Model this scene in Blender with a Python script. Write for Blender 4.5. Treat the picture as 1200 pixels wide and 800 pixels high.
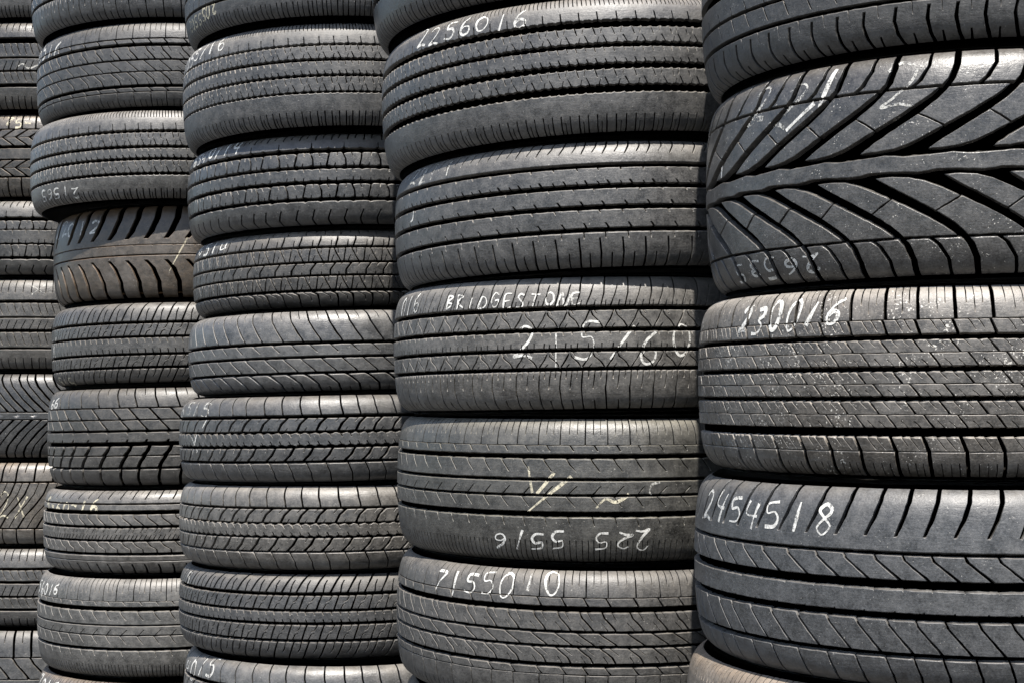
# Stacks of used tyres in hard daylight.
import bpy, bmesh, math, random
import numpy as np
from math import radians, pi, sin, cos

for o in list(bpy.data.objects):
    bpy.data.objects.remove(o)
sc = bpy.context.scene
C = sc.collection

# ------------------------------------------------------------------ camera
cam = bpy.data.cameras.new('camera')
cam.lens = 53.97
cam.sensor_width = 36.0
cam.clip_start = 0.05
cam.clip_end = 3000
cam_o = bpy.data.objects.new('camera', cam)
cam_o.location = (0, 0, 0.80)
cam_o.rotation_euler = (radians(90 + 2.353), 0, 0)
C.objects.link(cam_o)
sc.camera = cam_o

# ------------------------------------------------------------------ sky, sun, exposure
SUN_EL, SUN_AZ = radians(63), radians(-3)      # azimuth: to the right of straight behind the camera
world = bpy.data.worlds.new('World')
sc.world = world
world.use_nodes = True
wn = world.node_tree.nodes
sky = wn.new('ShaderNodeTexSky')
sky.sky_type = 'NISHITA'
sky.sun_disc = False
sky.sun_elevation = SUN_EL
sky.sun_rotation = pi - SUN_AZ
bg = wn['Background']
bg.inputs['Strength'].default_value = 0.105
world.node_tree.links.new(sky.outputs[0], bg.inputs[0])
sun = bpy.data.lights.new('sun', 'SUN')
sun.energy = 5.0
sun.angle = radians(0.6)
sun.color = (1.0, 0.955, 0.89)
sun_o = bpy.data.objects.new('sun', sun)
sdir = (cos(SUN_EL) * sin(SUN_AZ), -cos(SUN_EL) * cos(SUN_AZ), sin(SUN_EL))
sun_o.rotation_euler = (pi / 2 - SUN_EL, 0, SUN_AZ)
sun_o.location = (1, -2, 6)
C.objects.link(sun_o)
vs = sc.view_settings
vs.view_transform = 'Standard'
vs.look = 'None'
vs.exposure = 1.25
vs.gamma = 1.0
vs.use_curve_mapping = False

# ------------------------------------------------------------------ materials
def nodes_of(name):
    m = bpy.data.materials.new(name)
    m.use_nodes = True
    nt = m.node_tree
    return m, nt, nt.nodes, nt.links, nt.nodes['Principled BSDF']


def noise(n, l, pos, scale, detail=4.0, rough=0.6):
    t = n.new('ShaderNodeTexNoise')
    t.inputs['Scale'].default_value = scale
    t.inputs['Detail'].default_value = detail
    t.inputs['Roughness'].default_value = rough
    l.new(pos, t.inputs['Vector'])
    return t.outputs[0]


def ramp(n, l, fac, stops):
    r = n.new('ShaderNodeValToRGB')
    e = r.color_ramp.elements
    while len(e) < len(stops):
        e.new(0.5)
    for el, (p, c) in zip(e, stops):
        el.position = p
        el.color = c if len(c) == 4 else (*c, 1)
    l.new(fac, r.inputs[0])
    return r.outputs[0]


def math_(n, l, op, a, b, clamp=False):
    m = n.new('ShaderNodeMath')
    m.operation = op
    m.use_clamp = clamp
    for i, v in enumerate((a, b)):
        if isinstance(v, (int, float)):
            m.inputs[i].default_value = v
        else:
            l.new(v, m.inputs[i])
    return m.outputs[0]


def mix(n, l, fac, a, b):
    m = n.new('ShaderNodeMix')
    m.data_type = 'RGBA'
    for s, v in ((m.inputs[0], fac), (m.inputs[6], a), (m.inputs[7], b)):
        if isinstance(v, (int, float)):
            s.default_value = v
        elif isinstance(v, tuple):
            s.default_value = (*v, 1)
        else:
            l.new(v, s)
    return m.outputs[2]


def g(v):
    return (v, v, v)


def rubber(name, seed, tone=0.030, tint=(1.03, 1, 0.96), dust=0.35, dustcol=(0.20, 0.175, 0.145), rough=0.42,
           specks=0.0, stain=0.25):
    m, nt, n, l, b = nodes_of(name)
    geo = n.new('ShaderNodeNewGeometry')

    def mapped(scale):
        mp = n.new('ShaderNodeMapping')
        mp.inputs['Location'].default_value = (seed * 1.37, seed * 0.71, seed * 2.13)
        mp.inputs['Scale'].default_value = scale
        l.new(geo.outputs['Position'], mp.inputs[0])
        return mp.outputs[0]
    pos = mapped((1, 1, 1))
    run = mapped((1, 1, 9))              # scuffs run round the tyre, whose axle stands upright
    n1 = noise(n, l, pos, 7, 5)
    n2 = noise(n, l, pos, 60, 5, 0.70)
    n3 = noise(n, l, pos, 380, 3, 0.7)
    ns = noise(n, l, run, 26, 5, 0.75)
    lo = tuple(tone * 0.34 * t for t in tint)
    hi = tuple(tone * 1.75 * t for t in tint)
    f0 = math_(n, l, 'ADD', math_(n, l, 'MULTIPLY', n2, 0.55), math_(n, l, 'MULTIPLY', n3, 0.45))
    col = mix(n, l, ramp(n, l, f0, [(0.36, g(0)), (0.64, g(1))]), lo, hi)
    # broad pale scuffing, and streaks of it
    sc1 = math_(n, l, 'MULTIPLY', ramp(n, l, n1, [(0.40, g(0)), (0.72, g(1))]), ramp(n, l, n2, [(0.35, g(0.2)), (0.65, g(1))]))
    sc2 = ramp(n, l, ns, [(0.56, g(0)), (0.70, g(0.8))])
    scf = math_(n, l, 'MULTIPLY', math_(n, l, 'MAXIMUM', sc1, sc2), min(1.0, stain * 1.3))
    col = mix(n, l, scf, col, tuple(tone * 2.7 * c for c in (1.0, 0.96, 0.90)))
    # dusting on upward faces, strengthened to paint in sunlit edges and shoulders
    sep = n.new('ShaderNodeSeparateXYZ')
    l.new(geo.outputs['Normal'], sep.inputs[0])
    up = n.new('ShaderNodeMapRange')
    up.inputs[1].default_value = 0.105
    up.inputs[2].default_value = 0.70
    l.new(sep.outputs[2], up.inputs[0])
    dn = ramp(n, l, noise(n, l, pos, 24, 6, 0.75), [(0.33, g(0.25)), (0.66, g(1))])
    film = math_(n, l, 'MULTIPLY', ramp(n, l, f0, [(0.46, g(0)), (0.74, g(1))]), 0.20)
    df = math_(n, l, 'MULTIPLY', math_(n, l, 'ADD', math_(n, l, 'MULTIPLY', up.outputs[0], dn), film), dust, True)
    col = mix(n, l, df, col, dustcol)
    # grit and paint flecks
    k = 0.55 + specks
    sel = ramp(n, l, noise(n, l, pos, 22, 4, 0.7), [(0.52 - 0.10 * specks, g(0)), (0.68 - 0.06 * specks, g(1))])
    fl = math_(n, l, 'ADD', noise(n, l, pos, 400, 2, 0.5), math_(n, l, 'MULTIPLY', sel, 0.075 * k + 0.02))
    fleck = ramp(n, l, fl, [(0.715, g(0)), (0.765, g(min(1.0, 0.45 + specks)))])
    col = mix(n, l, fleck, col, (0.40, 0.38, 0.34))
    l.new(col, b.inputs['Base Color'])
    rr = math_(n, l, 'ADD', math_(n, l, 'MULTIPLY', f0, 0.45), math_(n, l, 'MULTIPLY', n1, 0.40))
    rr = math_(n, l, 'ADD', rr, rough - 0.40)
    rr = math_(n, l, 'ADD', rr, math_(n, l, 'MULTIPLY', df, 0.15), True)
    l.new(rr, b.inputs['Roughness'])
    b.inputs['Specular IOR Level'].default_value = 0.55
    bp = n.new('ShaderNodeBump')
    bp.inputs['Strength'].default_value = 0.75
    bp.inputs['Distance'].default_value = 0.0010
    l.new(math_(n, l, 'ADD', math_(n, l, 'ADD', math_(n, l, 'MULTIPLY', n3, 0.40), n2), math_(n, l, 'MULTIPLY', ns, 0.5)), bp.inputs['Height'])
    l.new(bp.outputs[0], b.inputs['Normal'])
    return m


def chalk_mat(name, col, cover):
    m, nt, n, l, b = nodes_of(name)
    geo = n.new('ShaderNodeNewGeometry')
    pos = geo.outputs['Position']
    k = math_(n, l, 'ADD', math_(n, l, 'MULTIPLY', noise(n, l, pos, 330, 4, 0.7), 0.6),
              math_(n, l, 'MULTIPLY', noise(n, l, pos, 60, 3), 0.4))
    a = ramp(n, l, k, [(cover - 0.05, g(0)), (cover + 0.02, g(0.45)), (cover + 0.18, g(0.86))])
    l.new(a, b.inputs['Alpha'])
    b.inputs['Base Color'].default_value = (*col, 1)
    b.inputs['Roughness'].default_value = 0.95
    b.inputs['Specular IOR Level'].default_value = 0.1
    return m


CHALK = chalk_mat('white_chalk', (0.66, 0.65, 0.61), 0.437)
CHALK_FAINT = chalk_mat('worn_chalk', (0.55, 0.54, 0.50), 0.505)
CHALK_YELLOW = chalk_mat('cream_chalk', (0.62, 0.57, 0.43), 0.465)


def ground_mat():
    m, nt, n, l, b = nodes_of('worn_asphalt')
    geo = n.new('ShaderNodeNewGeometry')
    pos = geo.outputs['Position']
    c = ramp(n, l, noise(n, l, pos, 1.3, 8, 0.7), [(0.3, (0.065, 0.061, 0.055)), (0.7, (0.115, 0.108, 0.097))])
    c = mix(n, l, ramp(n, l, noise(n, l, pos, 40, 5), [(0.45, g(0)), (0.7, g(0.5))]), c, (0.045, 0.042, 0.039))
    l.new(c, b.inputs['Base Color'])
    b.inputs['Roughness'].default_value = 0.9
    bp = n.new('ShaderNodeBump')
    bp.inputs['Distance'].default_value = 0.004
    l.new(noise(n, l, pos, 90, 6), bp.inputs['Height'])
    l.new(bp.outputs[0], b.inputs['Normal'])
    return m


# ------------------------------------------------------------------ ground
gm = bpy.data.meshes.new('ground')
gm.from_pydata([(-600, -600, 0), (600, -600, 0), (600, 600, 0), (-600, 600, 0)], [], [(0, 1, 2, 3)])
ground = bpy.data.objects.new('ground', gm)
C.objects.link(ground)
ground['kind'] = 'structure'
gm.materials.append(ground_mat())

# ------------------------------------------------------------------ tyre engine
# where each tyre lies: centre x, y, z, section width, outer radius, tilt about x, tilt about y
LAYOUT = {
    '5a': (0.5879, 2.0332, 1.3298, 0.2351, 0.3330, 0.0070, -0.0166),
    '5b': (0.5909, 2.0291, 1.0780, 0.2686, 0.3320, 0.0100, -0.0131),
    '5c': (0.5840, 2.0389, 0.8294, 0.2286, 0.3343, 0.0086, -0.0057),
    '5d': (0.5802, 2.0316, 0.5976, 0.2348, 0.3395, 0.0102, -0.0049),
    '5e': (0.5626, 2.0432, 0.3678, 0.2250, 0.3325, 0.0093, 0.0042),
    '5f': (0.5626, 2.0432, 0.1276, 0.2553, 0.3325, 0.0000, 0.0000),
    '4a': (0.1045, 2.5510, 1.5076, 0.2252, 0.3411, -0.0075, -0.0366),
    '4b': (0.1398, 2.5468, 1.2907, 0.2088, 0.3561, -0.0092, -0.0448),
    '4c': (0.1483, 2.5422, 1.0895, 0.1938, 0.3412, -0.0062, -0.0324),
    '4d': (0.1354, 2.5519, 0.8907, 0.2038, 0.3312, -0.0001, -0.0148),
    '4e': (0.1393, 2.5555, 0.6785, 0.2202, 0.3282, 0.0100, -0.0015),
    '4f': (0.1383, 2.5485, 0.4656, 0.2055, 0.3286, 0.0132, 0.0049),
    '4g': (0.1368, 2.5469, 0.2603, 0.2050, 0.3184, 0.0098, 0.0020),
    '4h': (0.1368, 2.5469, 0.0789, 0.1578, 0.3184, 0.0000, 0.0000),
    '3a': (-0.3304, 3.0480, 1.5993, 0.2050, 0.3190, -0.0022, -0.0137),
    '3b': (-0.3333, 3.0727, 1.3978, 0.1976, 0.3241, -0.0047, -0.0267),
    '3c': (-0.3340, 3.0911, 1.2109, 0.1760, 0.3139, -0.0046, -0.0280),
    '3d': (-0.3357, 3.1039, 1.0484, 0.1487, 0.3059, -0.0030, -0.0271),
    '3e': (-0.3379, 3.0687, 0.8973, 0.1533, 0.3016, -0.0023, -0.0264),
    '3f': (-0.3409, 3.0681, 0.7384, 0.1643, 0.3155, -0.0031, -0.0198),
    '3g': (-0.3416, 3.0714, 0.5768, 0.1588, 0.3159, -0.0053, -0.0092),
    '3h': (-0.3447, 3.0716, 0.4177, 0.1593, 0.3125, -0.0069, -0.0043),
    '3i': (-0.3286, 3.0510, 0.2453, 0.1850, 0.3115, -0.0024, 0.0017),
    '3j': (-0.3286, 3.0510, 0.0764, 0.1528, 0.3115, 0.0000, 0.0000),
    '2a': (-0.7848, 3.5766, 1.7334, 0.2150, 0.3304, 0.0002, -0.0228),
    '2b': (-0.7739, 3.5801, 1.5302, 0.1915, 0.3275, -0.0009, -0.0223),
    '2c': (-0.7815, 3.5795, 1.3342, 0.2007, 0.3308, -0.0037, -0.0198),
    '2d': (-0.7541, 3.6159, 1.1284, 0.2110, 0.3147, -0.0105, -0.0173),
    '2e': (-0.7624, 3.5897, 0.9321, 0.1812, 0.3020, -0.0077, -0.0208),
    '2f': (-0.7631, 3.5869, 0.7310, 0.2205, 0.3064, -0.0053, -0.0196),
    '2g': (-0.7640, 3.5869, 0.5276, 0.1859, 0.3138, -0.0051, -0.0164),
    '2h': (-0.7652, 3.5840, 0.3255, 0.2181, 0.3222, -0.0046, -0.0143),
    '2i': (-0.7593, 3.5745, 0.1082, 0.2164, 0.3228, 0.0000, 0.0000),
    '1a': (-1.2113, 4.0750, 1.8596, 0.2150, 0.3227, -0.0068, -0.0013),
    '1b': (-1.2110, 4.0769, 1.6376, 0.2289, 0.3219, -0.0057, -0.0014),
    '1c': (-1.2114, 4.0841, 1.4148, 0.2165, 0.3193, -0.0039, -0.0015),
    '1d': (-1.2113, 4.0826, 1.2102, 0.1924, 0.3199, -0.0035, -0.0017),
    '1e': (-1.2118, 4.0838, 0.9979, 0.2318, 0.3194, -0.0014, -0.0012),
    '1f': (-1.2124, 4.0846, 0.7732, 0.2173, 0.3191, 0.0017, -0.0002),
    '1g': (-1.2122, 4.0848, 0.5591, 0.2105, 0.3190, 0.0036, 0.0007),
    '1h': (-1.2117, 4.0831, 0.3548, 0.1978, 0.3197, 0.0060, 0.0012),
    '1i': (-1.2110, 4.0743, 0.1279, 0.2558, 0.3230, 0.0000, 0.0000),
}

# column -> visible sector of the tread in degrees (0 faces -Y, plus is to the right)
SECTOR = {'5': (-106, 12), '4': (-100, 40), '3': (-92, 40), '2': (-88, 26), '1': (-30, 30)}
HALF = [(0.0, 0.0), (0.12, 0.0004), (0.25, 0.0022), (0.34, 0.0050), (0.40, 0.0088), (0.440, 0.0142), (0.468, 0.0220),
        (0.486, 0.033), (0.497, 0.051), (0.500, 0.068), (0.490, 0.088), (0.462, 0.108), (0.435, 0.120), (0.415, 0.125)]
SHO = 0.474       # axial fraction where the tread blocks end on the shoulder


def catmull(pts, k=10):
    P = [np.array(p) for p in pts]
    P = [2 * P[0] - P[1] * np.array([1, 1])] + P + [2 * P[-1] - P[-2]]
    P[0] = np.array([-P[2][0], P[2][1]])
    out = []
    for i in range(1, len(P) - 2):
        for t in np.linspace(0, 1, k, endpoint=False):
            a, b, c, d = P[i - 1], P[i], P[i + 1], P[i + 2]
            out.append(0.5 * (2 * b + (c - a) * t + (2 * a - 5 * b + 4 * c - d) * t * t + (3 * b - a - 3 * c + d) * t ** 3))
    out.append(P[-2])
    return np.array(out)


class Shape:
    """outer profile of one tyre, by arc length from the centre line"""

    def __init__(self, R, W):
        self.R, self.W = R, W
        c = catmull([(a * W, R - d) for a, d in HALF])
        s = np.concatenate([[0], np.cumsum(np.hypot(*np.diff(c, axis=0).T))])
        self.s = np.concatenate([-s[:0:-1], s])
        self.a = np.concatenate([-c[:0:-1, 0], c[:, 0]])
        self.r = np.concatenate([c[:0:-1, 1], c[:, 1]])
        da, dr = np.gradient(self.a, self.s), np.gradient(self.r, self.s)
        k = np.hypot(da, dr)
        self.da, self.dr = da / k, dr / k
        i = np.argmax(c[:, 0])
        self.sa, self.ss = c[:i, 0], s[:i]
        self.send = s[-1]

    def arc(self, f):               # axial fraction -> arc length
        return math.copysign(float(np.interp(abs(f) * self.W, self.sa, self.ss)), f)

    def at(self, y):
        return [np.interp(y, self.s, q) for q in (self.r, self.a, self.dr, self.da)]

    def put(self, x, y, h, n=None):
        r, a, dr, da = self.at(y)
        th = x / self.R
        S, K = np.sin(th), np.cos(th)
        nr, na = da, -dr
        rr = r + h * nr
        V = np.stack([rr * S, -rr * K, a + h * na + self.W / 2], -1)
        if n is None:
            return V
        nx, ny, nh = n.T
        q = ny * dr + nh * nr
        N = np.stack([nx * K + q * S, nx * S - q * K, ny * da + nh * na], -1)
        return V, N / np.maximum(np.linalg.norm(N, axis=1, keepdims=True), 1e-9)


def mesh_of(name, V, F, N=None, mat=None, smooth=True):
    """F: array of triangles or of quads"""
    me = bpy.data.meshes.new(name)
    F = np.asarray(F, dtype=np.int32)
    k = F.shape[1]
    me.vertices.add(len(V))
    me.vertices.foreach_set('co', np.asarray(V, dtype=np.float32).ravel())
    me.loops.add(F.size)
    me.loops.foreach_set('vertex_index', F.ravel())
    me.polygons.add(len(F))
    me.polygons.foreach_set('loop_start', np.arange(0, F.size, k, dtype=np.int32))
    me.polygons.foreach_set('use_smooth', np.full(len(F), smooth))
    me.update(calc_edges=True)
    if N is not None:
        me.normals_split_custom_set_from_vertices(np.asarray(N, dtype=np.float32))
    if mat:
        me.materials.append(mat)
    return me


def obj(name, me, parent=None):
    o = bpy.data.objects.new(name, me)
    C.objects.link(o)
    o.parent = parent
    return o


def interp(lat, v):
    return float(np.interp(v, [q[0] for q in lat], [q[1] for q in lat]))


# a rib of the tread. a0 < a1 axial fractions; bounds: lateral grooves (u, gap in mm, [(v, du), ...]) per pitch, none for a
# rib that runs on round the tyre; slits: ([(u, v), ...] from an edge inwards, width in mm); z0, z1: edge waves (u, mm)
def rib(a0, a1, bounds=None, slits=(), z0=None, z1=None, bev=0.9, phase=0.0, polys=None, lat=None, dep=None, one=False):
    return dict(a0=a0, a1=a1, bounds=bounds, slits=list(slits), z0=z0, z1=z1, bev=bev, phase=phase, polys=polys, lat=lat,
                dep=dep, one=one)


def mirror(r, phase=None):
    q = dict(r)
    q['a0'], q['a1'] = -r['a1'], -r['a0']
    fl = lambda L: None if L is None else sorted([(1 - v, d) for v, d in L])
    if r['bounds']:
        q['bounds'] = [(u, w, fl(L)) for u, w, L in [(list(b) + [[(0, 0), (1, 0)]])[:3] for b in r['bounds']]]
    q['slits'] = [([(u, 1 - v) for u, v in p], w) for p, w in r['slits']]
    ng = lambda z: None if z is None else [(u, -d) for u, d in z]
    q['z0'], q['z1'] = ng(r['z1']), ng(r['z0'])
    if r['polys']:
        q['polys'] = [[(u, 1 - v) for u, v in p][::-1] for p in r['polys']]
    q['lat'] = fl(r['lat'])
    if phase is not None:
        q['phase'] = phase
    return q


def sym(*rs):
    return list(rs) + [mirror(r) for r in rs]


def rib_polys(sh, r, p, rng, simple, pm):
    y0, y1 = sh.arc(r['a0']), sh.arc(r['a1'])
    H = y1 - y0
    out = []
    if r['polys']:
        for P in r['polys']:
            Q = []
            for (u, v), (u2, v2) in zip(P, P[1:] + P[:1]):
                k = 1 if simple else max(1, int(abs(v2 - v) * H / 0.006))
                for t in range(k):
                    uu, vv = u + (u2 - u) * t / k, v + (v2 - v) * t / k
                    Q.append((uu * p + (interp(r['lat'], vv) if r['lat'] else 0) * pm, y0 + vv * H))
            out.append(Q)
        return out

    def wave(z, x):
        if not z or simple:
            return 0.0
        u = (x / p) % 1.0
        zz = z + [(z[0][0] + 1, z[0][1])]
        if u < zz[0][0]:
            u += 1
        return float(np.interp(u, [q[0] for q in zz], [q[1] for q in zz])) * 0.001

    bs = r['bounds']
    if not bs:
        pairs = [((0, 0, None), (1, 0, None))]
    else:
        bs = [(list(b) + [None])[:3] for b in bs]
        nx = bs[1:] + [[bs[0][0] + 1, bs[0][1], bs[0][2]]]
        pairs = list(zip(bs, nx))
    for L, Rr in pairs:
        def curve(b, sg):
            lat = b[2] or [(0, 0), (1, 0)]
            pts = []
            vs_ = [q[0] for q in lat]
            for v in vs_:
                e = 0.02
                sl = (interp(lat, min(1, v + e)) - interp(lat, max(0, v - e))) * pm / ((min(1, v + e) - max(0, v - e)) * H)
                x = b[0] * p + interp(lat, v) * pm + sg * b[1] * 0.0005 * min(3.0, math.hypot(1, sl))
                pts.append([x, y0 + v * H])
            return pts
        lc, rc = curve(L, 1), curve(Rr, -1)
        for c in (lc, rc):
            c[0][1] += wave(r['z0'], c[0][0])
            c[-1][1] += wave(r['z1'], c[-1][0])
        lat = L[2] or [(0, 0), (1, 0)]

        def edge(v, z, xa, xb, yb):
            ev = []
            if not simple:
                for pts, w in r['slits']:
                    if abs(pts[0][1] - v) > 1e-6 or not (L[0] <= pts[0][0] < Rr[0]):
                        continue
                    q = [(u * p + interp(lat, vv) * pm, y0 + vv * H) for u, vv in pts]
                    q[0] = (q[0][0], yb + wave(z, q[0][0]))
                    hw = w * 0.0005
                    left = [(x - hw * (0.75 if i == len(q) - 1 else 1), y) for i, (x, y) in enumerate(q)]
                    right = [(x + hw * (0.75 if i == len(q) - 1 else 1), y) for i, (x, y) in enumerate(q)]
                    if left[0][0] < xa + 0.0008 or right[0][0] > xb - 0.0008:
                        continue
                    ev.append((q[0][0], left + right[::-1], hw))
                for k in range(-2, 4):
                    for u, d in (z or []):
                        x = (u + k) * p
                        if xa + 0.0003 < x < xb - 0.0003:
                            ev.append((x, [(x, yb + wave(z, x))], 0))
            ev.sort(key=lambda e: e[0])
            pts, last = [], -9
            for i, (x, q, hw) in enumerate(ev):
                if hw == 0 and any(abs(x - e[0]) < e[2] + 0.0002 for e in ev if e[2]):
                    continue
                pts += q
            return pts
        low = edge(0, r['z0'], lc[0][0], rc[0][0], y0)
        up = edge(1, r['z1'], lc[-1][0], rc[-1][0], y1)
        P = [tuple(lc[0])] + low + [tuple(q) for q in rc] + up[::-1] + [tuple(q) for q in lc[:0:-1]]
        out.append(P)
    return out


def poly_mesh(P, p, cont, bev, dep, step, levels, simple, jit=None, draft=0.20):
    """outline -> (x, y, h), normals, triangles: flat top, rounded edge, wall"""
    Q = []
    n = len(P)
    isopen = []
    for i in range(n):
        a, b = P[i], P[(i + 1) % n]
        d = math.hypot(b[0] - a[0], b[1] - a[1])
        if d < 1e-6:
            continue
        op = cont and ((abs(a[0]) < 1e-7 and abs(b[0]) < 1e-7) or (abs(a[0] - p) < 1e-7 and abs(b[0] - p) < 1e-7))
        k = max(1, int(math.ceil(d / step)))
        for t in range(k):
            Q.append((a[0] + (b[0] - a[0]) * t / k, a[1] + (b[1] - a[1]) * t / k))
            isopen.append(op)
    Q = np.array(Q)
    n = len(Q)
    op = np.array(isopen)
    if jit is not None:
        w = ~(op | np.roll(op, 1))
        Q[w] += jit.normal(0, 0.00016, (w.sum(), 2))
    E = np.roll(Q, -1, 0) - Q
    E /= np.linalg.norm(E, axis=1, keepdims=True)
    Ne = np.stack([E[:, 1], -E[:, 0]], -1)
    N1, N2 = np.roll(Ne, 1, 0), Ne
    o1, o2 = np.roll(op, 1), op
    # cuts across the rib stay crisp, the running edges are worn rounder
    be = bev * (0.35 + 0.65 * Ne[:, 1] ** 2)
    b1, b2 = np.roll(be, 1), be
    hb = ((b1 + b2) / 2)[:, None]
    d1, d2 = np.where(o1, 0, b1), np.where(o2, 0, b2)
    det = N1[:, 0] * N2[:, 1] - N1[:, 1] * N2[:, 0]
    par = np.abs(det) < 0.15
    ds = np.where(par, 1, det)
    mx = (-d1 * N2[:, 1] + d2 * N1[:, 1]) / ds
    my = (-d2 * N1[:, 0] + d1 * N2[:, 0]) / ds
    av = -(N1 * d1[:, None] + N2 * d2[:, None]) / 2
    M = np.where(par[:, None], av, np.stack([mx, my], -1))
    ln = np.linalg.norm(M, axis=1, keepdims=True)
    M *= np.minimum(1, 1.8 * hb / np.maximum(ln, 1e-9))
    I = Q + M
    on = N1 * (~o1)[:, None] + N2 * (~o2)[:, None]
    on /= np.maximum(np.linalg.norm(on, axis=1, keepdims=True), 1e-9)
    z = np.zeros((n, 1))
    ring_n = np.hstack([on, z])
    # a mould-sharp edge that wear has rounded: top, half-way, wall, foot
    mid = np.hstack([Q + M * 0.30, z - hb * 0.28])
    mid_n = ring_n * 0.72 + np.array([0, 0, 0.72])
    # moulded grooves narrow towards their floor
    un = M / np.maximum(hb, 1e-9)
    dr_ = (draft * on[:, 1] ** 2)[:, None]
    verts = [mid, np.hstack([Q, z - hb]), np.hstack([Q - un * dr_ * dep, z - dep])]
    wall_n = ring_n + dr_ * np.array([0, 0, 1.0])
    norms = [mid_n, wall_n, wall_n]
    tris = []
    idx = np.arange(n)[~op]
    nxt = (idx + 1) % n
    bm = bmesh.new()
    vv = [bm.verts.new((q[0], q[1], 0)) for q in I]
    try:
        bm.faces.new(vv)
    except ValueError:
        bm.free()
        return None
    if True:
        ya, yb = I[:, 1].min(), I[:, 1].max()
        for lv in levels:
            if ya + 0.001 < lv < yb - 0.001:
                bmesh.ops.bisect_plane(bm, geom=bm.verts[:] + bm.edges[:] + bm.faces[:], plane_co=(0, lv, 0), plane_no=(0, 1, 0))
        xa, xb = I[:, 0].min(), I[:, 0].max()
        for k in range(1, int((xb - xa) / 0.016) + 1):
            bmesh.ops.bisect_plane(bm, geom=bm.verts[:] + bm.edges[:] + bm.faces[:],
                                   plane_co=(xa + (xb - xa) * k / (int((xb - xa) / 0.016) + 1), 0, 0), plane_no=(1, 0, 0))
    bmesh.ops.triangulate(bm, faces=bm.faces[:], ngon_method='EAR_CLIP')
    bm.verts.index_update()
    T = np.array([q.co[:] for q in bm.verts])
    tf = [[q.index for q in f.verts] for f in bm.faces]
    bm.free()
    nt = len(T)
    tn = np.tile([0, 0, 1.0], (nt, 1))
    tf = np.array(tf, dtype=np.int32)
    # the face keeps its upward side
    e1, e2 = T[tf[:, 1]] - T[tf[:, 0]], T[tf[:, 2]] - T[tf[:, 0]]
    neg = (e1[:, 0] * e2[:, 1] - e1[:, 1] * e2[:, 0]) < 0
    tf[neg] = tf[neg][:, ::-1]
    rows = [np.arange(n)]           # inner loop verts are the first n of T
    base = nt
    offs = [0, base, base + n, base + 2 * n]
    for q in range(3):
        A, B = offs[q], offs[q + 1]
        tris.append(np.stack([A + idx, B + idx, B + nxt], -1))
        tris.append(np.stack([A + idx, B + nxt, A + nxt], -1))
    V = np.vstack([T] + verts)
    N = np.vstack([tn] + norms)
    return V, N, np.vstack([tf] + tris)


def pip(P, x, y):
    c = False
    n = len(P)
    j = n - 1
    for i in range(n):
        xi, yi = P[i]
        xj, yj = P[j]
        if (yi > y) != (yj > y) and x < (xj - xi) * (y - yi) / (yj - yi) + xi:
            c = not c
        j = i
    return c


def revolve(V2, N2, seg, W):
    th = np.linspace(0, 2 * pi, seg, endpoint=False)
    S, K = np.sin(th)[:, None], np.cos(th)[:, None]
    r, a = V2[:, 0][None], V2[:, 1][None]
    V = np.stack([r * S, -r * K, np.broadcast_to(a + W / 2, (seg, len(V2)))], -1).reshape(-1, 3)
    N = np.stack([N2[:, 0][None] * S, -N2[:, 0][None] * K, np.broadcast_to(N2[:, 1][None], (seg, len(V2)))], -1).reshape(-1, 3)
    m = len(V2)
    i, j = np.meshgrid(np.arange(seg), np.arange(m - 1), indexing='ij')
    i2 = (i + 1) % seg
    F = np.stack([i * m + j, i2 * m + j, i2 * m + j + 1, i * m + j + 1], -1).reshape(-1, 4)
    return V, F, N


def line_normals(P):
    d = np.gradient(P, axis=0)
    N = np.stack([d[:, 1], -d[:, 0]], -1)
    return N / np.maximum(np.linalg.norm(N, axis=1, keepdims=True), 1e-9)


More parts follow.
